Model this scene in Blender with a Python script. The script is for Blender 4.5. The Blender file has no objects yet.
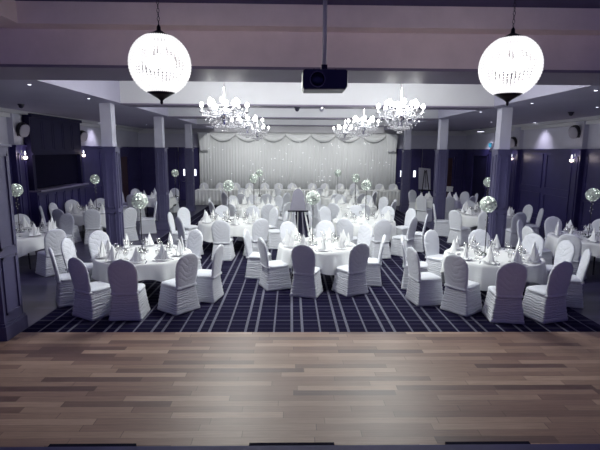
import bpy, math, random
from mathutils import Vector, Matrix
random.seed(7)
PI = math.pi
SC = bpy.context.scene
COL = SC.collection

# ------------------------------------------------------------------ camera
PITCH, YAW, ROLL = math.atan(75/460.0), math.radians(1.15), math.radians(0.4)
fw = Vector((math.sin(YAW)*math.cos(PITCH), math.cos(YAW)*math.cos(PITCH), -math.sin(PITCH)))
rt = Vector((math.cos(YAW), -math.sin(YAW), 0)); up = rt.cross(fw)
cr, sr = math.cos(ROLL), math.sin(ROLL)
rt, up = cr*rt + sr*up, -sr*rt + cr*up
cam = bpy.data.objects.new('camera', bpy.data.cameras.new('camera'))
COL.objects.link(cam)
M4 = Matrix((rt, up, -fw)).transposed().to_4x4(); M4.translation = Vector((0, 0, 2.7))
cam.matrix_world = M4
cam.data.sensor_width = 36; cam.data.lens = 27.6; cam.data.clip_end = 100
SC.camera = cam

# ------------------------------------------------------------------ world, exposure
w = bpy.data.worlds.new('world'); SC.world = w; w.use_nodes = True
w.node_tree.nodes['Background'].inputs[0].default_value = (0.20, 0.18, 1.0, 1)
w.node_tree.nodes['Background'].inputs[1].default_value = 0.20
SC.view_settings.view_transform = 'Standard'; SC.view_settings.look = 'None'
SC.view_settings.exposure = 0.32; SC.view_settings.gamma = 1.0
SC.view_settings.use_curve_mapping = False

CHAND_W, PEND_W, DOWN_W, SCONCE_W = 70, 74, 16, 3

def light(name, kind, loc, power, color, size=0.1, aim=None, angle=None, blend=0.6):
    d = bpy.data.lights.new(name, kind); d.energy = power; d.color = color
    d.shadow_soft_size = size
    if kind == 'SPOT':
        d.spot_size = angle or 1.6; d.spot_blend = blend
    o = bpy.data.objects.new(name, d); COL.objects.link(o); o.location = loc
    if aim:
        o.rotation_euler = (Vector(aim) - Vector(loc)).to_track_quat('-Z', 'Y').to_euler()
    return o

# ------------------------------------------------------------------ materials
def mat(name, color, rough=0.6, metal=0.0, emit=None, strength=0, spec=0.5, sheen=0):
    m = bpy.data.materials.new(name); m.use_nodes = True
    b = m.node_tree.nodes['Principled BSDF']
    b.inputs['Base Color'].default_value = (*color, 1)
    b.inputs['Roughness'].default_value = rough; b.inputs['Metallic'].default_value = metal
    b.inputs['Specular IOR Level'].default_value = spec
    if sheen: b.inputs['Sheen Weight'].default_value = sheen
    if emit:
        b.inputs['Emission Color'].default_value = (*emit, 1)
        b.inputs['Emission Strength'].default_value = strength
    return m

class NT:
    def __init__(s, m): s.t = m.node_tree; s.b = s.t.nodes['Principled BSDF']
    def n(s, typ, **k):
        nd = s.t.nodes.new(typ)
        for a, v in k.items(): setattr(nd, a, v)
        return nd
    def l(s, a, b): s.t.links.new(a, b)
    def math(s, op, a, b=None, c=None):
        nd = s.n('ShaderNodeMath', operation=op)
        for i, v in enumerate((a, b, c)):
            if v is None: continue
            if isinstance(v, (int, float)): nd.inputs[i].default_value = v
            else: s.l(v, nd.inputs[i])
        return nd.outputs[0]
    def xyz(s, out='Object'):
        tc = s.n('ShaderNodeTexCoord'); sp = s.n('ShaderNodeSeparateXYZ')
        s.l(tc.outputs[out], sp.inputs[0]); return sp.outputs, tc.outputs[out]
    def noise(s, vec, scale, detail=3, rough=.5):
        nd = s.n('ShaderNodeTexNoise'); nd.inputs['Scale'].default_value = scale
        nd.inputs['Detail'].default_value = detail; nd.inputs['Roughness'].default_value = rough
        s.l(vec, nd.inputs['Vector']); return nd.outputs[0]
    def ramp(s, fac, stops):
        nd = s.n('ShaderNodeValToRGB'); e = nd.color_ramp.elements
        while len(e) < len(stops): e.new(0.5)
        for i, (p, c) in enumerate(stops): e[i].position = p; e[i].color = (*c, 1)
        s.l(fac, nd.inputs[0]); return nd.outputs[0]
    def bump(s, h, strength, dist=0.01):
        nd = s.n('ShaderNodeBump'); nd.inputs['Strength'].default_value = strength
        nd.inputs['Distance'].default_value = dist
        s.l(h, nd.inputs['Height']); s.l(nd.outputs[0], s.b.inputs['Normal'])
    def mixc(s, fac, a, b):
        nd = s.n('ShaderNodeMix', data_type='RGBA')
        s.l(fac, nd.inputs[0])
        for v, i in ((a, 6), (b, 7)):
            if isinstance(v, tuple): nd.inputs[i].default_value = (*v, 1)
            else: s.l(v, nd.inputs[i])
        return nd.outputs[2]

def mottled(name, c, rough=.7, amt=.12, scale=3, **k):
    m = mat(name, c, rough, **k); t = NT(m); _, v = t.xyz()
    f = t.noise(v, scale, 5, .6)
    t.l(t.ramp(f, [(.3, tuple(x*(1-amt) for x in c)), (.7, tuple(min(1, x*(1+amt)) for x in c))]), t.b.inputs['Base Color'])
    return m

def plank_mat(name, stops, width, length, rough, along='X'):
    m = mat(name, stops[0][1], rough); t = NT(m); p, v = t.xyz()
    a, b = (p[0], p[1]) if along == 'X' else (p[1], p[0])
    row = t.math('FLOOR', t.math('DIVIDE', b, width))
    wn = t.n('ShaderNodeTexWhiteNoise', noise_dimensions='1D'); t.l(row, wn.inputs['W'])
    u = t.math('ADD', t.math('DIVIDE', a, length), t.math('MULTIPLY', wn.outputs['Value'], 7.3))
    idx = t.math('FLOOR', u)
    w2 = t.n('ShaderNodeTexWhiteNoise', noise_dimensions='2D')
    cb = t.n('ShaderNodeCombineXYZ'); t.l(row, cb.inputs[0]); t.l(idx, cb.inputs[1]); t.l(cb.outputs[0], w2.inputs['Vector'])
    c = t.ramp(w2.outputs['Value'], stops)
    # grain
    mp = t.n('ShaderNodeMapping'); mp.inputs['Scale'].default_value = (1.2, 22, 1) if along == 'X' else (22, 1.2, 1)
    t.l(v, mp.inputs[0]); g = t.noise(mp.outputs[0], 2.5, 6, .65)
    gr = t.ramp(g, [(.3, (.62, .6, .6)), (.7, (1.1, 1.1, 1.1))])
    mm = t.n('ShaderNodeMix', data_type='RGBA', blend_type='MULTIPLY'); mm.inputs[0].default_value = .7
    t.l(c, mm.inputs[6]); t.l(gr, mm.inputs[7])
    # seams
    fr = t.math('FRACT', t.math('DIVIDE', b, width)); s1 = t.math('LESS_THAN', fr, .035)
    s2 = t.math('LESS_THAN', t.math('FRACT', u), .006)
    seam = t.math('MULTIPLY', t.math('MAXIMUM', s1, s2), .6)
    t.l(t.mixc(seam, mm.outputs[2], tuple(x*.3 for x in stops[0][1])), t.b.inputs['Base Color'])
    return m

def carpet_mat():
    m = mat('tartan carpet', (.01, .006, .05), .95, spec=.1); t = NT(m); p, v = t.xyz()
    def line(coord, period, off, wd):
        f = t.math('FRACT', t.math('DIVIDE', t.math('ADD', coord, off), period))
        d = t.math('ABSOLUTE', t.math('SUBTRACT', f, .5))
        return t.math('LESS_THAN', d, wd/period/2)
    a = t.math('MAXIMUM', line(p[0], .70, .33, .040), line(p[0], .70, .17, .040))
    a = t.math('MAXIMUM', a, line(p[0], .70, .60, .028))
    b = t.math('MULTIPLY', line(p[1], .17, 0, .03), .17)
    b2 = t.math('MULTIPLY', line(p[1], .68, .1, .04), .3)
    f = t.math('MAXIMUM', t.math('MULTIPLY', a, .85), t.math('MAXIMUM', b, b2))
    n = t.noise(v, 260, 2)
    fn = t.math('MULTIPLY', f, t.math('ADD', n, .45))
    t.l(t.mixc(fn, (.005, .003, .024), (.18, .18, .235)), t.b.inputs['Base Color'])
    t.bump(n, .3, .004)
    return m

def cloth_mat(name, c, wave=0, strength=.5, vee=0):
    m = mat(name, c, .75, sheen=.3, spec=.25); t = NT(m); p, v = t.xyz()
    if wave:
        n = t.noise(v, 5, 3)
        z = t.math('ADD', p[2], t.math('MULTIPLY', t.math('ABSOLUTE', p[0]), vee)) if vee else p[2]
        h = t.math('SINE', t.math('ADD', t.math('MULTIPLY', z, wave), t.math('MULTIPLY', n, 8.0)))
        mp = t.n('ShaderNodeMapping'); mp.inputs['Scale'].default_value = (2.5, 2.5, 30); t.l(v, mp.inputs[0])
        n2 = t.noise(mp.outputs[0], 1.8, 4)
        hh = t.math('ADD', t.math('MULTIPLY', t.math('POWER', t.math('ABSOLUTE', h), .6), .45), t.math('MULTIPLY', n2, .35 if vee else 1.0))
        t.bump(hh, strength, .03)
    else:
        t.bump(t.noise(v, 14, 4), strength, .01)
    return m

PAINT = (.036, .030, .125)
M = dict(
    navy=mottled('navy panel paint', PAINT, .42, .1),
    casing=mottled('light-lifted column casing paint', (.085, .080, .165), .45, .1),  # panel paint again, with the light on the columns put into its colour
    gloss=mat('glossy beam soffit', (.21, .185, .26), .5, spec=.2),
    wall=mottled('pale wall paint', (.52, .515, .62), .8, .05, 1.5),
    ceil=mottled('ceiling paint', (.60, .60, .64), .85, .04, 1.0),
    aisleceil_dim=mottled('dim-tinted aisle ceiling paint', (.40, .385, .50), .85, .04, 1.0),  # white ceiling paint with the dimness of the aisles mixed into its colour
    bulk=mottled('bulkhead paint', (.80, .70, .70), .8, .07, 2.2),
    darkceil=mottled('dark ceiling paint', (.06, .05, .14), .8),
    floorwood=plank_mat('oak dance floor', [(0, (.135, .076, .070)), (.25, (.25, .152, .122)), (.7, (.325, .212, .163)), (1, (.45, .31, .235))], .108, 1.15, .46),
    aislewood_shaded=plank_mat('shade-tinted aisle boards', [(0, (.032, .028, .075)), (1, (.058, .052, .115))], .14, 1.8, .33),  # the blue-dark shade of the unlit aisles is put into the board colour
    carpet=carpet_mat(),
    stage=mottled('stage deck', (.05, .045, .15), .6),
    black=mat('black void', (.006, .005, .02), .85, spec=.1),
    dark=mat('dark metal', (.02, .018, .03), .35, .6),
    darkwood=mottled('dark wood', (.011, .009, .045), .6, spec=.25),
    brown=mottled('brown door wood', (.06, .028, .035), .5),
    cover=cloth_mat('stretch chair cover', (.69, .705, .76), 30, .35, vee=-.55),
    skirt=cloth_mat('gathered chair skirt', (.69, .705, .76), 75, .65),
    cloth=cloth_mat('white tablecloth linen', (.78, .79, .79), 0, .25),
    napkin=cloth_mat('napkin linen', (.86, .87, .87), 0, .2),
    curtain=cloth_mat('pale drape', (.79, .81, .82), 0, .2),
    voile=cloth_mat('pale valance', (.82, .84, .85), 0, .2),
    china=mat('white china', (.8, .8, .84), .15),
    steel=mat('polished steel', (.75, .75, .8), .2, 1.0),
    chrome=mat('chrome', (.8, .8, .85), .12, 1.0),
    bulb=mat('lit bulb', (1, 1, 1), .5, emit=(1, .97, .95), strength=9),
    star=mat('fairy light', (1, 1, 1), .5, emit=(.9, .95, 1), strength=3),
    sconce=mat('sconce glass', (1, .9, .85), .5, emit=(1, .80, .72), strength=2.2),
    downl=mat('downlight lens', (1, 1, 1), .5, emit=(.85, .85, 1), strength=2.5),
    teal=mat('teal sign', (.03, .22, .33), .5, emit=(.03, .3, .45), strength=.25),
    glassy=mat('pane', (.9, .9, .95), .2, emit=(.85, .9, 1), strength=1.6),
    greyboard=cloth_mat('grey board', (.30, .29, .36)),
    whiteboard=mat('white board', (.55, .55, .63), .6),
    speaker=mat('pale speaker plastic', (.34, .33, .40), .5),
    proj=mat('projector black', (.012, .010, .035), .4),
    leaf=mottled('dark foliage', (.02, .035, .03), .6),
)
def glass_mat():
    m = bpy.data.materials.new('clear glass'); m.use_nodes = True; t = m.node_tree
    t.nodes.remove(t.nodes['Principled BSDF']); out = t.nodes['Material Output']
    a = t.nodes.new('ShaderNodeBsdfTransparent'); b = t.nodes.new('ShaderNodeBsdfGlossy'); b.inputs['Roughness'].default_value = .08
    mx = t.nodes.new('ShaderNodeMixShader'); fr = t.nodes.new('ShaderNodeLayerWeight'); fr.inputs[0].default_value = .45
    t.links.new(fr.outputs['Facing'], mx.inputs[0]); t.links.new(a.outputs[0], mx.inputs[1]); t.links.new(b.outputs[0], mx.inputs[2])
    t.links.new(mx.outputs[0], out.inputs[0]); return m
M['glass'] = glass_mat()
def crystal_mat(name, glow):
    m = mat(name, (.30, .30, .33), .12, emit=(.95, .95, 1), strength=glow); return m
M['crystal'] = crystal_mat('chandelier crystal', .12)  # faint emission stands in for bulb light glittering in the crystal
M['bead'] = mat('pendant glass bead', (.06, .06, .065), .25, emit=(1, .98, 1), strength=.8)  # emission stands in for light from the inner bulbs caught in the glass
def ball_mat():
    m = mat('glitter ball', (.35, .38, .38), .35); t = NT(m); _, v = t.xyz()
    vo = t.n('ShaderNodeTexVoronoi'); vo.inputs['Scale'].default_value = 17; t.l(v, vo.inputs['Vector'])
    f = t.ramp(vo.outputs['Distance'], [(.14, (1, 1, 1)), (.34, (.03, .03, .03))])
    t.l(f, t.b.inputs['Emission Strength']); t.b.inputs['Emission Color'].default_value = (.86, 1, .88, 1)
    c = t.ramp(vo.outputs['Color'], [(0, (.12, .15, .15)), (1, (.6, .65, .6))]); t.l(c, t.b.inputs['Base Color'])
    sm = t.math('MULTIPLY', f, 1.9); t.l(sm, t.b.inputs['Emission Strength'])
    return m
M['ball'] = ball_mat()

# ------------------------------------------------------------------ mesh builder
class MB:
    def __init__(s): s.v = []; s.f = []
    def box(s, x0, x1, y0, y1, z0, z1):
        n = len(s.v)
        s.v += [(x0, y0, z0), (x1, y0, z0), (x1, y1, z0), (x0, y1, z0), (x0, y0, z1), (x1, y0, z1), (x1, y1, z1), (x0, y1, z1)]
        s.f += [tuple(n+i for i in q) for q in ((0, 3, 2, 1), (4, 5, 6, 7), (0, 1, 5, 4), (1, 2, 6, 5), (2, 3, 7, 6), (3, 0, 4, 7))]
        return s
    def rings(s, rs, cap=True):
        n = len(s.v); k = len(rs[0])
        for r in rs: s.v += [tuple(p) for p in r]
        for i in range(len(rs)-1):
            for j in range(k):
                a = n+i*k+j; b = n+i*k+(j+1) % k
                s.f.append((a, b, b+k, a+k))
        if cap:
            s.f.append(tuple(n+j for j in reversed(range(k)))); s.f.append(tuple(n+(len(rs)-1)*k+j for j in range(k)))
        return s
    def lathe(s, prof, k=16, c=(0, 0, 0), cap=True):
        return s.rings([[(c[0]+r*math.cos(2*PI*j/k), c[1]+r*math.sin(2*PI*j/k), c[2]+z) for j in range(k)] for r, z in prof], cap)
    def tube(s, pts, r, k=6):
        pts = [Vector(p) for p in pts]; rs = []
        rr = r if isinstance(r, (list, tuple)) else [r]*len(pts)
        for i, p in enumerate(pts):
            d = (pts[min(i+1, len(pts)-1)] - pts[max(i-1, 0)]).normalized()
            a = d.cross(Vector((0, 0, 1)) if abs(d.z) < .95 else Vector((1, 0, 0))).normalized(); b = d.cross(a)
            rs.append([p + rr[i]*(math.cos(2*PI*j/k)*a + math.sin(2*PI*j/k)*b) for j in range(k)])
        return s.rings(rs)
    def ball(s, c, r, k=8, m=5, sz=1):
        pr = [(max(r*math.sin(PI*i/m), r*.02), -r*sz*math.cos(PI*i/m)) for i in range(m+1)]
        return s.lathe(pr, k, c)
    def octa(s, c, r, h=None):
        h = h or r; n = len(s.v); x, y, z = c
        s.v += [(x+r, y, z), (x, y+r, z), (x-r, y, z), (x, y-r, z), (x, y, z+h), (x, y, z-h)]
        for i in range(4): s.f += [(n+i, n+(i+1) % 4, n+4), (n+(i+1) % 4, n+i, n+5)]
        return s
    def poly(s, pts2, y0, y1):  # outline in x,z extruded along y
        k = len(pts2); n = len(s.v)
        s.v += [(x, y0, z) for x, z in pts2] + [(x, y1, z) for x, z in pts2]
        s.f.append(tuple(n+i for i in range(k))); s.f.append(tuple(n+k+i for i in reversed(range(k))))
        for i in range(k): j = (i+1) % k; s.f.append((n+j, n+i, n+k+i, n+k+j))
        return s
    def build(s, name, m, parent=None, smooth=False, loc=None):
        me = bpy.data.meshes.new(name); me.from_pydata(s.v, [], s.f); me.update()
        me.materials.append(M[m] if isinstance(m, str) else m)
        if smooth: me.polygons.foreach_set('use_smooth', [True]*len(me.polygons))
        o = bpy.data.objects.new(name, me); COL.objects.link(o)
        if parent: o.parent = parent
        if loc: o.location = loc
        return o

def thing(name, label, cat, loc=(0, 0, 0), rz=0, group=None):
    o = bpy.data.objects.new(name, None); COL.objects.link(o); o.empty_display_size = .1
    o.location = loc; o.rotation_euler = (0, 0, rz)
    return tag(o, label, cat, group)
def tag(o, label, cat, group=None):
    o['label'] = label; o['category'] = cat
    if group: o['group'] = group
    return o
def struct(o):
    o['kind'] = 'structure'; return o
def dup(root, loc, rz, label, group=None):
    r = root.copy(); COL.objects.link(r); r.location = loc; r.rotation_euler = (0, 0, rz); r['label'] = label
    if group: r['group'] = group
    for ch in root.children:
        c = ch.copy(); COL.objects.link(c); c.parent = r
        for g in ch.children:
            d = g.copy(); COL.objects.link(d); d.parent = c
    return r
class Proto:
    """first placement uses the built thing itself, later ones copy it"""
    def __init__(s, o): s.o = o; s.used = False
    def put(s, loc, rz, label, group=None):
        if s.used: return dup(s.o, loc, rz, label, group)
        s.used = True; s.o.location = loc; s.o.rotation_euler = (0, 0, rz); s.o['label'] = label
        if group: s.o['group'] = group
        return s.o

# ------------------------------------------------------------------ setting
XL, XR, YB = -8.0, 9.3, 24.6
ZS, ZR = 3.75, 4.42        # aisle soffit, recess ceiling
RL, RR = -3.98, 4.80       # recess edges
struct(MB().box(XL-.2, XR+.2, 2.46, 6.56, -.1, 0).build('floor', 'floorwood'))
struct(MB().box(-4.03, 4.9, 6.56, YB, -.1, 0).build('floor_carpet', 'carpet'))
struct(MB().box(XL-.2, -4.03, 6.56, YB, -.1, 0).build('floor_left', 'aislewood_shaded'))
struct(MB().box(4.9, XR+.2, 6.56, YB, -.1, 0).build('floor_right', 'aislewood_shaded'))
st = MB().box(XL, XR, -1.5, 2.44, -.1, 1.0); struct(st.build('floor_stage', 'stage'))
mb = MB()
for i in range(16):
    x = -4.3+i*.58
    if i % 2: mb.box(x, x+.5, 2.445, 2.47, .955, .998)
struct(mb.build('trim_1', 'black'))

def wall_with_panels(side, X, s):   # s = +1: room lies at larger x
    t = .2
    struct(MB().box(min(X, X-s*t), max(X, X-s*t), -1.5, YB+.2, 0, 5.0).build('wall_'+side, 'wall'))
wall_with_panels('left', XL, 1); wall_with_panels('right', XR, -1)
struct(MB().box(XL, XR, YB, YB+.2, 0, 5.0).build('wall_back', 'wall'))

def panel_frames(mb, axis, fixed, s, a, b, z0, z1, wd=.045, dp=.025):
    """raised rectangular moulding on a wall; s is the direction into the room"""
    lo, hi = sorted((fixed, fixed+s*dp))
    for (p, q, u, v) in ((a, b, z0, z0+wd), (a, b, z1-wd, z1), (a, a+wd, z0, z1), (b-wd, b, z0, z1)):
        if axis == 'x': mb.box(lo, hi, p, q, u, v)
        else: mb.box(p, q, lo, hi, u, v)

ZP = 2.75
def panelling(name, axis, fixed, s, segs):
    mb = MB()
    for a, b in segs:
        lo, hi = sorted((fixed, fixed+s*.04))
        if axis == 'x': mb.box(lo, hi, a, b, 0, ZP)
        else: mb.box(a, b, lo, hi, 0, ZP)
        l2, h2 = sorted((fixed, fixed+s*.09))
        if axis == 'x': mb.box(l2, h2, a, b, ZP, ZP+.05); mb.box(l2, h2, a, b, 0, .22)
        else: mb.box(a, b, l2, h2, ZP, ZP+.05); mb.box(a, b, l2, h2, 0, .22)
        n = max(1, round((b-a)/1.75)); st_ = (b-a)/n
        for i in range(n):
            for z0, z1 in ((.35, 1.18), (1.38, 2.62)):
                panel_frames(mb, axis, fixed+s*.04, s, a+i*st_+.12, a+(i+1)*st_-.12, z0, z1)
    return struct(mb.build(name, 'navy'))
panelling('trim_2', 'x', XL, 1, [(6.8, 13.35), (17.65, 21.6), (22.75, YB)])
panelling('trim_3', 'x', XR, -1, [(6.8, 14.47), (14.97, 18.55), (19.05, 21.6), (23.4, YB)])
panelling('trim_4', 'y', YB, -1, [(XL, -5.95), (6.98, 7.8), (8.7, XR)])
mb = MB()
mb.box(-5.9, -4.79, YB-.06, YB, 2.6, ZP+.05).box(5.53, 6.95, YB-.06, YB, 2.6, ZP+.05).box(7.8, 8.7, YB-.06, YB, 2.4, ZP+.05)
mb.box(XL, XL+.06, 21.6, 22.75, 2.4, ZP+.05).box(XR-.06, XR, 21.6, 23.4, 2.55, ZP+.05)
struct(mb.build('trim_32', 'navy'))
# pilasters
for n, (X, s, ys) in enumerate(((XL, 1, (13.6, 17.4)), (XR, -1, (14.72, 18.8)))):
    for k, y in enumerate(ys):
        a, b = sorted((X, X+s*.16))
        struct(MB().box(a, b, y-.22, y+.22, ZP+.03, ZS).build('trim_%d' % (5+n*4+k*2), 'wall'))
        a, b = sorted((X, X+s*.2)); mb = MB().box(a, b, y-.25, y+.25, 0, ZP).box(*sorted((X, X+s*.24)), y-.28, y+.28, ZP-.02, ZP+.04)
        panel_frames(mb, 'x', X+s*.2, s, y-.17, y+.17, .4, 2.55)
        struct(mb.build('trim_%d' % (6+n*4+k*2), 'navy'))
# cornices
mb = MB().box(XL, XL+.12, 6.8, YB, 3.55, ZS).box(XL, XL+.35, 6.8, YB, 3.66, ZS)
mb.box(XR-.12, XR, 6.8, YB, 3.55, ZS).box(XR-.35, XR, 6.8, YB, 3.66, ZS)
mb.box(XL, RL, YB-.12, YB, 3.5, ZS).box(RR, XR, YB-.12, YB, 3.5, ZS)
struct(mb.build('trim_20', 'ceil'))
# ceilings
struct(MB().box(XL, XR, 6.3, YB, ZR, ZR+.2).build('ceiling', 'ceil'))
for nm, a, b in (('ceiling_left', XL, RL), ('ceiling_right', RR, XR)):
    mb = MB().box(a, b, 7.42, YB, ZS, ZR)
    struct(mb.build(nm, 'aisleceil_dim'))
for i, (a, b) in enumerate(((11.12, 11.76), (15.35, 16.0), (19.95, 20.6))):
    struct(MB().box(RL, RR, a, b, ZS, ZR).build('trim_%d' % (22+i), 'ceil'))
    struct(MB().box(RL, RR, a-.02, b+.02, ZS-.03, ZS).build('trim_%d' % (26+i), 'gloss'))
struct(MB().box(RL, RR, 24.25, YB, 3.58, ZR).build('trim_25', 'ceil'))
struct(MB().box(XL, XR, 6.37, 7.42, ZS, ZR+.5).build('trim_30', 'bulk'))
struct(MB().box(XL, XR, 6.30, 7.44, ZS-.012, ZS+.0).box(XL, XR, 6.33, 6.37, ZS, ZS+.03).build('trim_31', 'gloss'))
mb = MB().box(XL, XR, 6.1, 6.37, 4.23, 5.0).box(XL, -3.4, 1.0, 6.1, 4.23, 5.0)
struct(mb.build('ceiling_dance', 'bulk'))
struct(MB().box(-3.4, XR, 1.0, 6.1, 4.49, 5.0).build('ceiling_dark', 'darkceil'))

# doors
def door(n, axis, fixed, s, a, b, zt, m, pane=False):
    mb = MB()
    lo, hi = sorted((fixed, fixed+s*.06))
    fl, fh = sorted((fixed, fixed+s*.10))
    e = (fixed, )
    root = (MB().box(lo, hi, a+.07, b-.07, 0, zt-.07) if axis == 'x' else MB().box(a+.07, b-.07, lo, hi, 0, zt-.07)).build('door_%d' % n, m)
    struct(root)
    for p, q, u, v in ((a, b, zt-.07, zt), (a, a+.07, 0, zt), (b-.07, b, 0, zt)):
        if axis == 'x': mb.box(fl, fh, p, q, u, v)
        else: mb.box(p, q, fl, fh, u, v)
    mb.build('door_frame', 'navy', root)
    hy = a+.16
    h = MB()
    if axis == 'x': h.box(*sorted((fixed+s*.06, fixed+s*.11)), hy, hy+.12, 1.0, 1.03)
    else: h.box(hy, hy+.12, *sorted((fixed+s*.06, fixed+s*.11)), 1.0, 1.03)
    h.build('door_handle', 'steel', root)
    if pane:
        for c in ((a*.75+b*.25), (a*.25+b*.75)):
            MB().box(c-.06, c+.06, *sorted((fixed+s*.061, fixed+s*.075)), 1.32, 1.66).build('vision_pane', 'glassy', root)
    return root
door(1, 'x', XL, 1, 21.65, 22.7, 2.4, 'brown')
door(2, 'x', XR, -1, 21.6, 23.4, 2.55, 'darkwood')
door(3, 'y', YB, -1, -5.9, -4.79, 2.6, 'navy', True)
door(4, 'y', YB, -1, 5.53, 6.93, 2.6, 'navy', True)
door(5, 'y', YB, -1, 7.85, 8.66, 2.4, 'brown')

# ------------------------------------------------------------------ columns
def column(X, Y, label, hc=.21, hu=.13, ux=0.0):
    t = thing('column', label, 'column', (X, Y, 0), 0, 'square columns along the aisles')
    MB().box(ux-hu, ux+hu, -hu, hu, ZP, ZS).build('upper_shaft', 'wall', t)
    mb = MB().box(-hc, hc, -hc, hc, .22, ZP-.03)
    for s in (1, -1):
        for z0, z1 in ((.35, 1.18), (1.28, 2.62)):
            panel_frames(mb, 'x', s*hc, s, -hc+.06, hc-.06, z0, z1, .035, .02)
            panel_frames(mb, 'y', s*hc, s, -hc+.06, hc-.06, z0, z1, .035, .02)
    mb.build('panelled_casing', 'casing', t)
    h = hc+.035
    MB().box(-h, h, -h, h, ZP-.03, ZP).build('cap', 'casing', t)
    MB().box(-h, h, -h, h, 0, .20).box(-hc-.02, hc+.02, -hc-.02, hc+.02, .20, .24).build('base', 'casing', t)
column(-4.27, 6.50, 'broad purple panelled column at the left edge of the wooden dance floor', .23, .17)
column(-4.33, 11.27, 'second column of the left aisle, beside the front left table', .16, ux=-.03)
column(-4.32, 15.55, 'third column of the left aisle, between two white dressed tables', .16, ux=-.03)
column(-4.43, 20.3, 'left aisle column farthest back, nearest the pale curtain', .16)
column(5.14, 6.50, 'broad purple panelled column at the right edge of the wooden dance floor', .23, .17)
column(5.20, 11.40, 'nearest column on the right, behind the front right table', .17)
column(5.12, 15.72, 'second column on the right, behind the empty aisle chairs', .17)
column(5.14, 20.6, 'right aisle column farthest back, beside the curtain end', .17)

# ------------------------------------------------------------------ curtain with valance
cu = thing('stage_curtain', 'pale pleated curtain with swagged valance and tiny lights across back wall', 'curtain', (0, YB, 0))
def wavy(x0, x1, z0, z1, y, amp, per, th=.03, seed=0):
    n = int((x1-x0)/per*6); mb = MB(); rr = random.Random(seed); row = []
    for i in range(n+1):
        x = x0+(x1-x0)*i/n; row.append((x, y+amp*math.sin(2*PI*i/6+.6*math.sin(i*.37))*(0.7+.3*math.sin(i*.11))))
    zs = [z0, z0+(z1-z0)*.5, z1]
    pts = []
    for off in (0, th):
        for z in zs: pts.append([(x, yy+off, z) for x, yy in row])
    for r in pts: mb.v += r
    k = n+1
    for b0 in (0, 3):
        for j in (0, 1):
            for i in range(n):
                a = (b0+j)*k+i
                mb.f.append((a, a+1, a+1+k, a+k) if b0 == 0 else (a+1, a, a+k, a+1+k))
    for i in range(n):
        mb.f.append((2*k+i, 2*k+i+1, 5*k+i+1, 5*k+i)); mb.f.append((i+1, i, 3*k+i, 3*k+i+1))
    return mb
wavy(-4.78, 5.52, .02, 3.56, -.26, .013, .15).build('drape', 'curtain', cu, True)
nsw = 7; sw0, sw1 = -4.2, 4.95; pw = (sw1-sw0)/nsw
for i in range(nsw):   # each swag a draped crescent
    mb = MB(); x0 = sw0+i*pw; nu, nv = 16, 9; rows = []
    for a in range(nu+1):
        u = a/nu; dz = 4*u*(1-u); pr_ = []
        for b in range(nv+1):
            v = b/nv; z = 3.54 - v*(.10+.30*dz) - .04*dz
            yy = -.325-.035*math.sin(v*PI*3.5)*dz-.02-.05*v*dz
            pr_.append((x0+u*pw, yy, z))
        rows.append(pr_)
    for r in rows: mb.v += r
    for a in range(nu):
        for b in range(nv):
            q = a*(nv+1)+b; mb.f.append((q, q+1, q+nv+2, q+nv+1))
    o = mb.build('swag', 'voile', cu, True)
    md = o.modifiers.new('s', 'SOLIDIFY'); md.thickness = .03
for xc in (-4.5, 5.25):
    mb = MB(); rows = []
    for j in range(13):
        f = j/12; zz = 3.54 - f*.9; hw = .34*(1-f*.35)
        rows.append([(xc+hw*math.cos(2*PI*i/20)+.0, -.40+.06*math.sin(2*PI*i/20)*(1+.5*math.sin(i*2.2)), zz+.03*math.sin(i*1.3)) for i in range(20)])
    mb.rings(rows).build('tail', 'voile', cu, True)
mb = MB(); rr = random.Random(3)
for i in range(70): mb.octa((rr.uniform(-4.4, 5.2), -.335, rr.uniform(1.0, 3.1)), .013)
o = mb.build('fairy_lights', 'star', cu); o['kind'] = 'stuff'

# ------------------------------------------------------------------ bar hatch on the left wall
bar = thing('bar_servery', 'dark timber bar servery with closed black hatch on the left wall', 'bar', (XL, 0, 0))
mb = MB().box(.17, .36, 13.86, 17.14, 2.55, 3.6).box(.17, .44, 13.86, 17.14, 3.6, 3.70).box(.17, .40, 13.86, 17.14, 2.5, 2.56)
for i in range(5): panel_frames(mb, 'x', .36, 1, 13.93+i*.645, 13.93+i*.645+.57, 2.66, 3.52, .04, .006)
mb.build('fascia', 'darkwood', bar)
MB().box(.17, .24, 14.0, 17.0, 1.48, 2.5).build('hatch_shutter', 'black', bar)
MB().box(.02, .55, 13.86, 17.14, 1.40, 1.45).build('counter_top', mottled('worn counter edge', (.22, .20, .30), .35), bar)
mb = MB().box(.05, .42, 13.86, 17.14, 0, 1.40)
for i in range(6): panel_frames(mb, 'x', .42, 1, 13.9+i*.54, 13.9+i*.54+.48, .15, 1.3, .04, .02)
mb.build('front_panel', 'navy', bar)
for y in (13.86, 17.0): MB().box(.17, .36, y, y+.14, 1.45, 2.5).build('side_post', 'darkwood', bar)

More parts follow.
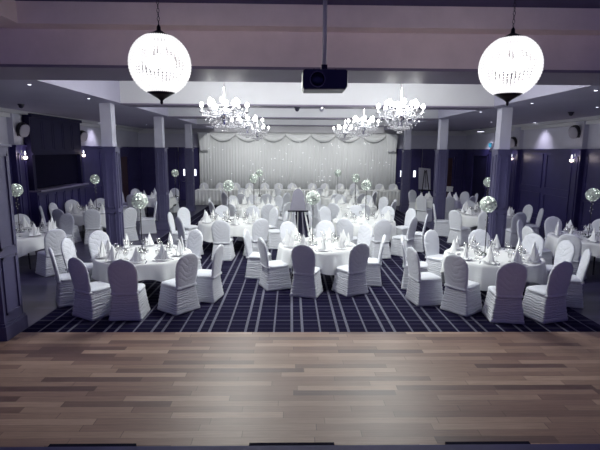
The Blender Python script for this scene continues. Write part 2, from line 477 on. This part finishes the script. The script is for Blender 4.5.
# ------------------------------------------------------------------ speakers, sconces
def speaker(X, s, Y, z, label):
    t = thing('wall_speaker', label, 'speaker', (X+s*.16, Y, z), 0 if s > 0 else PI, 'tilted wall speakers')
    MB().box(0, .03, -.05, .05, -.18, .02).box(.03, .16, -.015, .015, -.05, -.02).build('bracket', 'dark', t)
    R_ = Matrix.Rotation(math.radians(-30*s), 4, 'Z') @ Matrix.Rotation(math.radians(22), 4, 'Y')
    def shell(x0, x1, w_, h_, k=16):
        out = []
        for x, f in ((x0, .8), (x0+.02, 1), (x1-.02, 1), (x1, .9)):
            out.append([tuple(Vector((.15, 0, 0))+R_@Vector((x, w_*f*math.copysign(abs(math.cos(2*PI*j/k))**.8, math.cos(2*PI*j/k)), h_*f*math.copysign(abs(math.sin(2*PI*j/k))**.8, math.sin(2*PI*j/k))))) for j in range(k)])
        return out
    MB().rings(shell(-.10, .08, .15, .2)).build('cabinet', 'dark', t, False)
    MB().rings(shell(.08, .10, .14, .19)).build('grille', 'speaker', t, False)
speaker(XL, 1, 13.6, 3.22, 'pale oval speaker tilted on the left wall, nearer the camera')
speaker(XL, 1, 17.4, 3.15, 'pale speaker on the left wall, past the dark bar hatch')
speaker(XR, -1, 14.72, 3.33, 'pale oval speaker on the right wall, nearer the camera')
speaker(XR, -1, 18.8, 3.08, 'small speaker on the right wall, just right of the nearest column')
def sconce(X, s, Y, z, label):
    t = thing('wall_sconce', label, 'wall light', (X+s*.2, Y, z), 0 if s > 0 else PI, 'glowing wall sconces')
    MB().box(0, .02, -.04, .04, -.14, .14).build('backplate', 'steel', t)
    MB().tube([(.02, 0, -.05), (.07, 0, -.09), (.11, 0, -.07)], .008).build('arm', 'steel', t)
    MB().lathe([(.02, -.07), (.05, -.05), (.062, 0), (.05, .02)], 12, (.11, 0, -.06)).build('shade', 'sconce', t, True)
    MB().lathe([(.016, 0), (.022, .03), (.018, .09), (.004, .12)], 8, (.11, 0, .0)).build('candle_bulb', 'glassy', t, True)
    light('sconce_glow', 'POINT', (X+s*.42, Y, z), SCONCE_W, (1, .85, .8), .08)
sconce(XL, 1, 13.6, 2.5, 'lit wall sconce on the left wall, nearest the camera')
sconce(XL, 1, 17.4, 2.52, 'lit wall sconce on the left wall, beyond the bar hatch')
sconce(XR, -1, 14.72, 2.5, 'lit wall sconce on the right wall, nearest the camera')
sconce(XR, -1, 18.8, 2.48, 'lit wall sconce on the right wall, beside the nearest column')

# ------------------------------------------------------------------ downlights, small ceiling things
def downlight(x, y, label, r=.03, z=ZS, power=DOWN_W, color=(.38, .34, 1)):
    t = thing('ceiling_downlight', label, 'downlight', (x, y, z), 0, 'recessed downlights in the aisle ceilings')
    MB().lathe([(r*.9, -.008), (r*1.3, -.01), (r*1.35, -.002)], 20).build('bezel', 'steel', t, True)
    MB().lathe([(r*.05, -.014), (r*.85, -.014), (r*.85, -.009)], 20).build('lens', 'downl', t, True)
    if z < ZS: MB().lathe([(.05, 0), (.05, ZS-z)], 12).build('stem', 'steel', t, True)
    if power: light('downlight_beam', 'SPOT', (x, y, z-.05), power, color, .05, (x, y, 0), 2.1, .9)
for x, y, lab in ((-4.35, 8.0, 'small bright downlight in the left aisle ceiling, nearest the camera'),
                  (-4.28, 10.1, 'faint downlight just before the second left column'),
                  (-4.9, 12.5, 'faint downlight just past the second left column'),
                  (-6.3, 16.6, 'downlight over the left aisle in front of the bar'),
                  (-6.3, 20.6, 'downlight over the left aisle near the back wall'),
                  (5.22, 8.06, 'small bright downlight in the right aisle ceiling, nearest the camera'),
                  (5.27, 10.27, 'faint downlight just before the nearest right column'),
                  (5.09, 12.6, 'faint downlight just past the nearest right column'),
                  (7.2, 16.8, 'downlight over the middle of the right aisle'),
                  (7.2, 11.0, 'downlight over the right aisle near the wall table')):
    downlight(x, y, lab, power=DOWN_W*(2.2 if y > 15 else 1))
downlight(8.75, 21.5, 'large bright oval ceiling light at the far end of the right aisle', .17, z=3.6, power=60, color=(.9, .88, 1))
for i, x in enumerate((-3.6, -1.2, 1.2, 3.6)):
    light('added_curtain_wash', 'SPOT', (x+.4, 21.3, ZR-.05), 130, (1, 1, .98), .05, (x+.4, 24.5, 1.4), 1.6, .8)  # added spots that brighten the curtain, with no fitting of their own
# wall washers
for x, y, s, lab in ((XL, 18.9, 1, 'wall washing downlight beyond the bar on the left'), (XR, 17.0, -1, 'wall washing downlight between the two right wall sconces')):
    downlight(x+s*.42, y, lab, .05, power=0)
    light('wall_wash', 'SPOT', (x+s*.62, y, ZS-.05), 45, (.9, .86, 1), .08, (x+s*.02, y, 2.7), 1.5, 1.0)
def dome(x, y, m, label, z=ZS):
    t = thing('dome_camera', label, 'camera', (x, y, z), 0)
    MB().lathe([(.06, -.03), (.075, -.03), (.075, 0)], 16).build('mount', 'steel' if m != 'proj' else 'proj', t)
    MB().lathe([(.01, -.105), (.035, -.095), (.055, -.06), (.06, -.03)], 16).build('dome', m, t, True)
dome(.14, 11.4, 'proj', 'small black dome camera under the first beam, left of the projector', ZS-.03)
dome(.73, 11.4, 'speaker', 'small grey dome sensor under the first beam, right of the black dome', ZS-.03)
dome(7.46, 12.45, 'proj', 'small black dome camera on the right aisle ceiling')
dome(-6.53, 11.56, 'proj', 'small black dome camera on the left aisle ceiling')
ex = thing('exit_sign', 'small teal sign high on the right wall beyond the nearest column', 'sign', (XR-.04, 21.45, 2.98), 0)
MB().box(-.05, 0, -.16, .16, -.1, .1).build('housing', 'steel', ex); MB().box(-.055, -.05, -.15, .15, -.09, .09).build('face', 'teal', ex)

# ------------------------------------------------------------------ chandeliers
def make_chandelier():
    t = thing('chandelier', '', 'chandelier', (0, 0, 0), 0, 'crystal candle chandeliers')
    H = .95   # above arm hub up to the recess ceiling is set by the rod
    MB().tube([(0, 0, .2), (0, 0, 1.0)], .010, 8).build('rod', 'chrome', t)
    MB().lathe([(.02, -.27), (.05, -.22), (.03, -.17), (.09, -.08), (.11, -.02), (.035, .04), (.022, .10), (.04, .13), (.025, .16), (.012, .2)], 16).build('stem', 'chrome', t, True)
    bulb = MB().lathe([(.015, 0), (.030, .02), (.030, .05), (.012, .08)], 8)
    for k in range(12):
        a = 2*PI*k/12; tier = k % 2
        R0, z1 = (.43, .03) if tier == 0 else (.28, .10)
        c, s = math.cos(a), math.sin(a)
        pts = [(.03*c, .03*s, .0+.08*tier), (R0*.35*c, R0*.35*s, -.10+.1*tier), (R0*.7*c, R0*.7*s, -.07+.12*tier), (R0*.97*c, R0*.97*s, z1-.10), (R0*c, R0*s, z1-.04)]
        ar = MB().tube(pts, .011, 6).build('arm', 'crystal', t, True)
        MB().lathe([(.01, z1-.05), (.05, z1-.03), (.055, z1-.015), (.014, z1-.01), (.014, z1+.06)], 10, (R0*c, R0*s, 0)).build('candle_cup', 'crystal', ar, True)
        b = MB(); b.v = [(x*1.25+R0*c, y*1.25+R0*s, z*1.15+z1+.06) for x, y, z in bulb.v]; b.f = list(bulb.f); b.build('bulb', 'bulb', ar, True)
    mb = MB(); rr = random.Random(5)
    for k in range(24):     # festoons and drops
        a = 2*PI*k/24; R0 = .43 if k % 2 == 0 else .31
        for j in range(3): mb.octa(((R0-.02*j)*math.cos(a), (R0-.02*j)*math.sin(a), .03-.055*j-(.05 if k % 2 else 0)), .013, .024)
        for j in range(9):
            f = j/8; r_ = .08+(R0-.08)*f; z = .20-.20*f-.14*math.sin(PI*f)
            mb.octa((r_*math.cos(a+.13), r_*math.sin(a+.13), z), .011)
        for j in range(7):
            f = j/6; r_ = R0*(1-f)+.05*f; z = -.03-.10*f-.14*math.sin(PI*f*.8)
            mb.octa((r_*math.cos(a), r_*math.sin(a), z-.05), .013, .022)
    for j, r_ in ((0, .2), (1, .15), (2, .1), (3, .04)):
        for k in range(14): mb.octa((r_*math.cos(k*.45), r_*math.sin(k*.45), -.2-.05*j), .013, .028)
    o = mb.build('crystal_drops', 'crystal', t); o['kind'] = 'stuff'
    MB().lathe([(.06, .99), (.08, 1.0), (.03, 1.018)], 14).build('ceiling_rose', 'chrome', t, True)
    return t
P = Proto(make_chandelier())
for (x, y, z, lab) in ((-1.27, 9.0, 3.40, 'crystal chandelier nearest the camera on the left side'),
                       (-1.25, 13.4, 3.40, 'middle crystal chandelier of the left row of three'),
                       (-1.29, 17.9, 3.40, 'crystal chandelier farthest back in the left row'),
                       (2.09, 9.0, 3.40, 'crystal chandelier nearest the camera on the right side'),
                       (2.06, 13.4, 3.40, 'middle crystal chandelier of the right row of three'),
                       (2.05, 17.9, 3.40, 'crystal chandelier farthest back in the right row')):
    P.put((x, y, z), 0, lab)
    pw_ = 1.45 if y < 10 else (.75 if y < 15 else .5)
    for dx in (-.22, .22):
        light('chandelier_glow', 'POINT', (x+dx, y-.12, z+.38), CHAND_W*pw_*.52, (.96, 1, .95), .12)
        light('chandelier_glow', 'SPOT', (x+dx, y+.1, z-.38), CHAND_W*pw_*.84, (.96, 1, .95), .2, (x+dx, y+.1, 0), 2.95, .5)

# ------------------------------------------------------------------ bead globe pendants
def make_pendant():
    t = thing('bead_globe_pendant', '', 'pendant light', (0, 0, 0), 0, 'crystal bead globe pendants')
    R0 = .272
    mb = MB()
    for k in range(44):
        a = 2*PI*k/44
        for j in range(2, 30):
            th = PI*j/31
            if abs(th-PI/2) > 1.30: continue
            mb.ball((R0*math.sin(th)*math.cos(a), R0*math.sin(th)*math.sin(a), R0*math.cos(th)), .0145 if .45 < th < 2.7 else .009, 5, 3)
    o = mb.build('bead_strands', 'bead', t, True); o['kind'] = 'stuff'
    for th in (.42, PI-.42):
        r_ = R0*math.sin(th)+.012
        MB().tube([(r_*math.cos(2*PI*i/40), r_*math.sin(2*PI*i/40), R0*math.cos(th)) for i in range(41)], .006, 5).build('hoop', 'steel', t, True)
    MB().lathe([(.12, .240), (.115, .255), (.055, .285), (.02, .305), (.018, .335), (.004, .36)], 24).build('top_cap', 'dark', t, True)
    MB().lathe([(.004, -.36), (.015, -.345), (.012, -.325), (.035, -.305), (.085, -.275), (.12, -.255), (.115, -.240)], 24).build('bottom_finial', 'dark', t, True)
    mb = MB()
    for i in range(19):
        z = .37+i*.036; r_, h_ = .011, .020
        mb.tube([((r_*math.cos(2*PI*j/8) if i % 2 else 0), (0 if i % 2 else r_*math.cos(2*PI*j/8)), z+h_*math.sin(2*PI*j/8)) for j in range(9)], .003, 4)
    mb.build('chain', 'dark', t)
    for k in range(5):
        a = 2*PI*k/5
        b = MB().ball((.09*math.cos(a), .09*math.sin(a), .02), .05, 10, 6, 1.3).build('bulb', 'bulb', t, True)
    return t
P = Proto(make_pendant())
for x, y, z, lab in ((-1.225, 4.5, 3.475, 'glowing crystal bead globe hanging over the dance floor, left one'),
                     (2.07, 4.5, 3.49, 'glowing crystal bead globe hanging over the dance floor, right one')):
    P.put((x, y, z), 0, lab)
    light('pendant_glow', 'POINT', (x, y, z), PEND_W, (1, .88, .82), .1)

# ------------------------------------------------------------------ projector
t = thing('projector', 'black video projector hanging from a ceiling pole between the globe lamps', 'projector', (.335, 4.9, 3.40))
mb = MB().rings([[(x*f, y, z*g) for x, z in ((-.225, -.075), (-.205, -.105), (.205, -.10), (.225, -.07), (.225, .08), (.205, .095), (-.205, .095), (-.225, .075))] for y, f, g in ((-.17, .97, .95), (-.15, 1, 1), (.16, 1, 1), (.17, .97, .97))])
mb.build('body', 'proj', t)
def ring_y(r, y): return [(-.075+r*math.cos(2*PI*i/28), y, -.005+r*math.sin(2*PI*i/28)) for i in range(28)]
MB().rings([ring_y(.078, -.168), ring_y(.078, -.195), ring_y(.070, -.195), ring_y(.070, -.172)]).build('lens_ring', mat('lens ring', (.10, .09, .13), .3, .6), t)
MB().rings([ring_y(.07, -.169), ring_y(.055, -.185), ring_y(.02, -.190)]).build('lens', mat('lens glass', (.01, .01, .03), .05), t, True)
MB().tube([(.0, 0, .15), (.0, 0, 1.07)], .022, 12).build('pole', 'speaker', t, True)
MB().box(-.12, .12, -.03, .03, .095, .115).box(-.03, .03, -.03, .03, .1, .16).box(-.12, -.10, -.08, .08, .09, .11).box(.10, .12, -.08, .08, .09, .11).build('mount_bracket', 'dark', t)

# ------------------------------------------------------------------ covered chair
def rrect(hx, hy, z, k=28, e=.45, cy=0, wob=0):
    out = []
    for j in range(k):
        a = 2*PI*j/k; c, s = math.cos(a), math.sin(a)
        q = 1+wob*math.sin(a*5+z*40)
        out.append((hx*q*math.copysign(abs(c)**e, c), cy+hy*q*math.copysign(abs(s)**e, s), z))
    return out
def make_chair():
    t = thing('banquet_chair', '', 'chair')
    # backrest: rounded top, slight backward lean
    rs = []; zt = 1.02; n = 22
    for i in range(n+1):
        z = .40+(zt-.40)*i/n
        if z < .80: hw = .190+.042*math.sin(min(1, (z-.40)/.40)*PI/2)
        else: u = (z-.80)/(zt-.80); hw = .232*math.sqrt(max(0, 1-u*u))
        hw = max(hw, .02)+.003*math.sin(z*95)
        yc = -.205-.10*((z-.40)/.62)**1.2
        th = .030+.0025*math.sin(z*120) if i < n else .012
        if i == n-1: th = .022
        row = []
        for j in range(20):
            a = 2*PI*j/20; c, s = math.cos(a), math.sin(a)
            row.append((hw*math.copysign(abs(c)**.55, c), yc+th*math.copysign(abs(s)**.7, s)+.02*(1-abs(c))*0, z))
        rs.append(row)
    MB().rings(rs).build('backrest', 'cover', t, True)
    MB().rings([rrect(.19, .19, .425, e=.4, cy=.0), rrect(.222, .222, .435, e=.4), rrect(.228, .228, .46, e=.4), rrect(.215, .215, .482, e=.4), rrect(.15, .15, .492, e=.5), rrect(.02, .02, .494, e=.6)]).build('seat', 'cover', t, True)
    rs = []
    for i in range(21):
        f = i/20; z = .44*(1-f)
        hx = .205+.062*f**1.2+.004*math.sin(i*2.1); hy = .218+.050*f**1.2+.004*math.sin(i*2.1+1)
        rs.append(rrect(hx, hy, z+.006, 32, .13, 0, .006*math.sin(i*1.7)))
    MB().rings(list(reversed(rs))).build('skirt', 'skirt', t, True)
    # stretch band across the waist of the back, gathered in a shallow V
    rs = []
    for i in range(5):
        z = .43+.03*i/4
        rs.append([(x*1.0, -.214+y*.5, zz) for x, y, zz in rrect(.212, .085+.008*math.sin(i*1.6), z, 24, .4)])
    MB().rings(rs).build('waist_band', 'cover', t, True)
    return t
CH = Proto(make_chair())

DIRS = [(-90, 'directly in front of it'), (-67, 'in front, just right of centre'), (-45, 'at its front right'), (-22, 'on its right, slightly forward'),
        (0, 'on its right side'), (22, 'on its right, slightly behind'), (45, 'at its back right'), (67, 'behind, just right of centre'),
        (90, 'directly behind it'), (112, 'behind, just left of centre'), (135, 'at its back left'), (157, 'on its left, slightly behind'),
        (180, 'on its left side'), (-157, 'on its left, slightly forward'), (-135, 'at its front left'), (-112, 'in front, just left of centre')]
DIRS = [(a, p) for (a, _), p in zip(DIRS, ['at its front', 'front, slightly right', 'front right', 'right, slightly forward', 'right side', 'right, slightly back', 'back right', 'back, slightly right',
        'at its back', 'back, slightly left', 'back left', 'left, slightly back', 'left side', 'left, slightly forward', 'front left', 'front, slightly left'])]
def phrases(angs):
    used = set(); out = {}
    for a in angs:
        best = sorted(DIRS, key=lambda d: abs((a-d[0]+180) % 360-180))
        for d in best:
            if d[1] not in used: used.add(d[1]); out[a] = d[1]; break
    return out
def facing(a):
    a = (a+180) % 360-180
    return 'back to camera' if -150 < a < -30 else ('facing camera' if 30 < a < 150 else 'turned sideways')

# ------------------------------------------------------------------ table, cloth and tableware prototypes
def make_table():
    t = thing('round_table', '', 'table')
    MB().lathe([(.88, .715), (.90, .72), (.90, .742), (.89, .745)], 48).build('tabletop', 'darkwood', t)
    for k in range(4):
        a = PI/4+k*PI/2
        MB().tube([(.55*math.cos(a), .55*math.sin(a), .715), (.62*math.cos(a), .62*math.sin(a), 0)], .018, 8).build('leg', 'dark', t)
    MB().lathe([(.545, .60), (.56, .60), (.56, .715), (.545, .715)], 32).build('apron', 'darkwood', t)
    return t
TB = Proto(make_table())
def cloth_mesh(seed, R0):
    rr = random.Random(seed); ph = rr.uniform(0, 6); n = 120; rs = []
    for r_ in (.02, R0*.5, R0*.9, R0*.985, R0*1.0):
        rs.append([(r_*math.cos(2*PI*j/n), r_*math.sin(2*PI*j/n), .7545-(.004 if r_ == R0 else 0)) for j in range(n)])
    for i in range(1, 9):
        f = i/8; row = []
        for j in range(n):
            a = 2*PI*j/n
            hem = .40+.085*math.cos(4*a+ph)
            z = .748-(.748-hem)*f
            q = R0*1.006+f*(.020+.028*math.sin(11*a+ph)+.014*math.sin(23*a+2*ph)-.012*math.cos(4*a+ph))
            row.append((q*math.cos(a), q*math.sin(a), z))
        rs.append(row)
    return MB().rings([list(reversed(r)) for r in rs], False)
CL = {}
def put_cloth(loc, seed, R0, label):
    key = (seed % 3, R0)
    if key not in CL:
        mb = cloth_mesh(key[0], R0); n = 120
        c = len(mb.v); mb.v.append((0, 0, .7545)); mb.f += [(j, (j+1) % n, c) for j in range(n)]
        o = mb.build('tablecloth', 'cloth', None, True); CL[key] = o
    else: o = CL[key].copy(); COL.objects.link(o)
    o.location = loc; o.rotation_euler = (0, 0, seed*1.3)
    return tag(o, label, 'tablecloth', 'white cloths on the round tables')

def lathe_proto(name, prof, m, cat, k=14):
    o = MB().lathe(prof, k).build(name, m, None, True); tag(o, '', cat); return Proto(o)
TZ = .757
plate = lathe_proto('side_plate', [(.005, .004), (.075, .004), (.09, .012), (.125, .018), (.127, .015), (.085, .001), (.06, 0)], 'china', 'plate', 24)
wine = lathe_proto('wine_glass', [(.034, 0), (.034, .003), (.005, .008), (.004, .085), (.02, .10), (.036, .13), (.036, .16), (.029, .195), (.027, .195), (.033, .16), (.033, .13), (.004, .10)], 'glass', 'wine glass')
goblet = lathe_proto('water_goblet', [(.03, 0), (.03, .003), (.006, .008), (.006, .05), (.025, .065), (.036, .10), (.034, .145), (.032, .145), (.033, .10), (.004, .068)], 'glass', 'goblet')
def napkin_mesh():
    mb = MB(); k = 16; rs = []
    for i in range(8):
        f = i/7; row = []
        r_ = .062*(1-f)**.8+.002
        for j in range(k):
            a = 2*PI*j/k; q = 1+.28*math.cos(a*4)*(1-f)+.12*math.cos(a*2+f*3)
            row.append((r_*1.25*q*math.cos(a), r_*.75*q*math.sin(a), .018+.245*f+(.02*math.cos(2*a)*(1-f) if i == 0 else 0)*0))
        rs.append(row)
    mb.rings(rs)
    mb.rings([[(.03+.05*u+.045*(1-u)*q*math.cos(2*PI*j/12), -.02-.01*u+.03*(1-u)*q*math.sin(2*PI*j/12), .02+.17*u) for j in range(12) for q in (1+.3*math.cos(2*PI*j/4),)] for u in (0, .35, .7, 1)])
    for s in (-1, 1):   # the two folded wings at the foot
        mb.rings([[(s*(.02+.10*u)+.012*math.cos(2*PI*j/6), .02*math.sin(2*PI*j/6)-.03*u, .02+(.15*(1-u))*(.5+.5*math.sin(2*PI*j/6))) for j in range(6)] for u in (0, .5, 1)])
    return mb
nk = napkin_mesh().build('napkin', 'napkin', None, False); tag(nk, '', 'napkin'); napk = Proto(nk)
kn = MB().box(-.009, .009, 0, .09, .001, .004).poly([(0, 0)]*0 or [(-.01, .001), (.006, .001), (.006, .003), (-.01, .003)], .09, .21).build('table_knife', 'steel'); tag(kn, '', 'knife'); knife = Proto(kn)
mbf = MB().box(-.005, .005, 0, .13, .001, .004).box(-.012, .012, .13, .15, .002, .004)
for i in range(4): mbf.box(-.012+i*.0067, -.008+i*.0067, .15, .19, .002, .004)
fk = mbf.build('table_fork', 'steel'); tag(fk, '', 'fork'); fork = Proto(fk)

def make_centre():
    t = thing('light_ball_centrepiece', '', 'centrepiece')
    MB().lathe([(.11, 0), (.11, .008), (.03, .015), (.012, .04)], 24).build('base', 'chrome', t, True)
    MB().tube([(0, 0, .03), (0, 0, .86)], .008, 8).build('pole', 'dark', t)
    mb = MB(); rr = random.Random(9)
    k, m_ = 28, 16; R0 = .145
    rs = []
    for i in range(m_+1):
        th = PI*i/m_; row = []
        for j in range(k):
            q = R0*(1+rr.uniform(-.05, .05)); row.append((max(.002, q*math.sin(th))*math.cos(2*PI*j/k), max(.002, q*math.sin(th))*math.sin(2*PI*j/k), -q*math.cos(th) if 0 < i < m_ else -R0*math.cos(th)))
        rs.append(row)
    mb.rings(rs)
    mb.v = [(x, y, z+.985) for x, y, z in mb.v]
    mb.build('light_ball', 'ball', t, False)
    mb = MB()
    for i in range(7): mb.octa((.03*math.cos(i*2.4), .03*math.sin(i*2.4), .82-i*.042), .010, .016)
    o = mb.build('crystal_string', 'crystal', t)
    mb = MB(); 
    for i in range(26):
        a = rr.uniform(0, 6.28); r_ = rr.uniform(.04, .13); z = .015+rr.uniform(0, .05)
        mb.octa((r_*math.cos(a), r_*math.sin(a), z+.01), .022, .012)
    mb.build('foliage_ring', 'leaf', t)['kind'] = 'stuff'
    for i in range(6):
        a = i*1.047+.2; MB().ball((.10*math.cos(a), .10*math.sin(a), .055), .024, 8, 5).build('white_flower', 'napkin', t, True)
    return t
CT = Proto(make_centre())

# ------------------------------------------------------------------ tables with their chairs
TABLES = [  # key label, x, y, radius scale, chair angle list (angle or (angle, radius)), detail, ball position or None
 ('front left table', -2.76, 8.50, .87, [-155, -112, -84, -47, -15, (59, 1.10), (142, 1.32), 172], 3, (-2.82, 8.6)),
 ('front right table', 3.82, 8.42, .88, [(-163, 1.45), -135, (-105, 1.32), (-74, 1.28), -24, 7, 36, (77, 1.15), 121, (160, 1.4)], 3, (3.61, 8.3)),
 ('front centre table', .55, 9.42, .80, [(-149, 1.0), (-104, 1.0), (-55, 1.04), (-13, 1.08), (168, 1.25), (112, 1.3), (44, 1.35), (80, 1.35)], 3, (.45, 9.34)),
 ('left aisle front table', -6.3, 10.6, .87, [-88, (-33, 1.28), 74, 118, 165], 2, (-6.33, 10.7)),
 ('right aisle front table', 6.95, 10.35, .87, [-138, 182, 145, 92, 50], 2, (6.86, 10.3)),
 ('second row centre left table', -1.65, 12.55, .87, [-92, -52, -141, (-172, 1.34), (150, 1.5), 72, 42, 108, 5], 2, (-1.68, 12.4)),
 ('second row centre right table', 2.05, 12.75, .87, [(-117, 1.25), -81, (-47, 1.3), (-16, 1.42), (25, 1.4), 52, 178, 134, 92], 2, (2.11, 12.85)),
 ('left aisle middle table', -6.1, 14.45, .87, [-108, -72, (-37, 1.5), (17, 1.5), 108, 144, (178, 1.1), -147], 2, (-6.2, 14.7)),
 ('right aisle middle table', 6.15, 14.2, .87, [(-142, 1.45), -114, -78, -23, 14, (161, 1.32), 90, 52], 2, (6.21, 14.4)),
 ('third row centre left table', -1.3, 15.85, .87, [-114, -66, 176, -150, 127, 58, 18, -36, 94], 1, (-1.26, 15.6)),
 ('third row centre right table', 2.15, 16.1, .87, [-120, -84, -30, 0, 30, 60, 100, 140, 180, -152], 1, (2.27, 16.15)),
 ('back row centre left table', -1.4, 19.3, .87, [-110, -72, -148, -35, 0, 180, 60, 120], 1, (-1.32, 19.34)),
 ('back row centre right table', 2.1, 19.5, .87, [-100, -62, -30, -142, 180, 5, 60, 120], 1, (1.99, 19.6)),
 ('left aisle rear table', -5.6, 18.8, .87, [-60, -105, 135, 165, -150, 70], 1, (-4.72, 18.9)),
 ('right aisle rear table', 6.0, 18.6, .87, [-130, -92, -52, 25, -5, 118], 1, None),
]
PROTECT = []
for n, (nm, X, Y, R0, chairs, det, bp) in enumerate(TABLES):
    rr = random.Random(40+n)
    tb = TB.put((X, Y, 0), rr.uniform(0, 1), 'round folding table under the white cloth, the '+nm, 'round tables')
    tb.scale = ((R0-.03)/.9, (R0-.03)/.9, 1)
    put_cloth((X, Y, 0), n*3+(n % 3), R0, 'white scalloped cloth draped over the '+nm)
    angs = [c if isinstance(c, (int, float)) else c[0] for c in chairs]
    ph = phrases(angs)
    for c in chairs:
        a, rad = (c, 1.24) if isinstance(c, (int, float)) else c
        th = math.radians(a)
        loc = (X+rad*math.cos(th), Y+rad*math.sin(th), 0)
        rz = th+PI/2+math.radians(rr.uniform(-9, 9))
        CH.put(loc, rz, 'white covered chair %s, %s, %s' % (facing(a), nm, ph[a]), 'chairs around the '+nm)
    # settings
    ns = 10; off = (angs[0]-angs[0] // 36*36) if n > 2 else 8
    sa = [((-90+36*i+off+180) % 360)-180 for i in range(ns)]
    sp = phrases(sa)
    for a in sa:
        th = math.radians(a); c, s = math.cos(th), math.sin(th); rz = th+PI/2
        p = sp[a]
        rp = R0-.16
        plate.put((X+rp*c, Y+rp*s, TZ), rz, 'white side plate on the %s, %s' % (nm, p), 'side plates')
        nkk = napk.put((X+rp*c, Y+rp*s, TZ+.006), rz+rr.uniform(-1.2, 1.2), 'white peaked napkin on the %s, %s' % (nm, p), 'peaked napkins')
        q = rr.uniform(.98, 1.22); nkk.scale = (q, q, q*rr.uniform(.9, 1.08))
        if det >= 2:
            q = th+.20; rg = R0-.36
            wine.put((X+rg*math.cos(q), Y+rg*math.sin(q), TZ), 0, 'tall wine glass on the %s, %s' % (nm, p), 'wine glasses')
            q = th+.06; rg = R0-.40
            goblet.put((X+rg*math.cos(q), Y+rg*math.sin(q), TZ), 0, 'short water goblet on the %s, %s' % (nm, p), 'water goblets')
        if det >= 3:
            for pr_, lab, sg in ((knife, 'steel knife', 1), (fork, 'steel fork', -1)):
                tx, ty = -s*sg*.155, c*sg*.155
                pr_.put((X+(rp+.10)*c+tx, Y+(rp+.10)*s+ty, TZ), rz, '%s on the %s, %s' % (lab, nm, p), lab+' rows')
    if bp: CT.put((bp[0], bp[1], TZ), rr.uniform(0, 6), 'glittering light ball on a thin stand on the '+nm, 'light ball centrepieces')

# ------------------------------------------------------------------ head table
t = thing('head_table', 'long straight head table before the pale curtain', 'table', (.4, 22.72, 0))
MB().box(-5.0, 5.0, -.36, .36, .72, .745).build('tabletop', 'darkwood', t)
for x in (-4.9, -2.5, 0, 2.5, 4.9):
    for y in (-.3, .3): MB().box(x-.02, x+.02, y-.02, y+.02, 0, .72).build('leg', 'dark', t)
n = 720; rs = []
def hring(zz, amp, g):
    out = []
    per = [(-5.06+10.12*i/300, -.40) for i in range(300)]+[(5.06, -.40+.8*i/60) for i in range(60)]+[(5.06-10.12*i/300, .40) for i in range(300)]+[(-5.06, .40-.8*i/60) for i in range(60)]
    for i, (x, y) in enumerate(per):
        w_ = amp*math.sin(i*1.25)
        nx = 0 if abs(y) > .399 else math.copysign(1, x); ny = math.copysign(1, y) if abs(y) > .399 else 0
        out.append((x*g+nx*w_, y*g+ny*w_, zz))
    return out
mb = MB().rings([hring(.02, .035, 1.004), hring(.35, .03, 1.002), hring(.73, .012, 1), hring(.752, 0, .997), hring(.754, 0, .98)])
o = mb.build('tablecloth', 'cloth', None, True, (.4, 22.72, 0)); tag(o, 'pleated white floor-length cloth on the long head table', 'tablecloth')
xs = [-4.52, -3.67, -2.87, -2.16, -1.39, -.67, .05, 1.09, 1.77, 2.56, 3.30, 4.64, 5.33]
ordn = ['leftmost', 'second', 'third', 'fourth', 'fifth', 'sixth', 'seventh', 'eighth', 'ninth', 'tenth', 'eleventh', 'twelfth', 'rightmost']
for i, x in enumerate(xs):
    CH.put((x*.985, 23.32, 0), PI+random.uniform(-.08, .08), 'white covered chair behind the head table, %s from the left' % ordn[i] if 0 < i < 12 else 'white covered chair behind the head table, '+ordn[i], 'chairs behind the head table')
    napk.put((x*.975+.05, 22.88, TZ+.0), random.uniform(-.4, .4), 'white peaked napkin on the head table, before the %s chair' % ordn[i], 'peaked napkins')

# ------------------------------------------------------------------ easels and far bits
def easel(loc, label, legm, board_m, hgt, wide, rz=0, draped=False):
    t = thing('easel', label, 'easel', loc, rz)
    for s in (-1, 1):
        MB().tube([(s*.05*wide, .10, hgt), (s*.36*wide, -.08, 0)], .030 if draped else .02, 6).build('front_leg', legm, t)
    MB().tube([(0, .12, hgt-.05), (0, .5, 0)], .016, 6).build('rear_leg', legm, t)
    MB().tube([(0, -.02, hgt*.52), (0, .10, hgt*.98)], .012, 6).build('centre_rail', legm, t)
    return t
t = easel((.22, 14.3, 0), 'pale easel holding a grey rounded board among the centre tables', 'napkin', 'greyboard', 1.55, 1.05, 0, True)
pts = [(-.25, .84)]+[(.25, .84)]+[(.235-.0*i, 1.0) for i in range(1)]+[(.21*math.cos(a)*.9, 1.18+.34*math.sin(a)) for a in [PI*i/12 for i in range(13)]]+[(-.235, 1.0)]
MB().poly(pts, -.075, -.045).build('board', 'greyboard', t)
MB().box(-.32, .32, -.10, .0, .80, .84).build('ledge', 'dark', t)
for s in (-1, 1): MB().tube([(s*.14, -.03, .80), (s*.17, -.05, .0)], .014, 6).build('strut', 'speaker', t)
t = easel((6.56, 22.3, 0), 'dark A-frame easel with a tilted white board near the back right doors', 'dark', 'whiteboard', 1.78, .8, math.radians(8))
MB().poly([(-.30, .86), (.32, .80), (.26, 1.84), (-.34, 1.90)], .13, .15).build('board', 'whiteboard', t)
MB().box(-.34, .36, -.02, .14, .78, .82).build('ledge', 'dark', t)
t = thing('pedestal_table', 'small dark pedestal table behind the right aisle rear table', 'table', (7.42, 21.4, 0))
MB().lathe([(.22, 0), (.2, .02), (.03, .05), (.03, .78), (.2, .8), (.25, .81), (.25, .83)], 20).build('pedestal', 'darkwood', t)
t = thing('post_box', 'small white card box with lid on the dark pedestal table', 'box', (7.42, 21.4, .83))
MB().box(-.125, .125, -.1, .1, 0, .19).build('box_body', 'napkin', t); MB().box(-.14, .14, -.115, .115, .19, .23).build('lid', 'napkin', t)
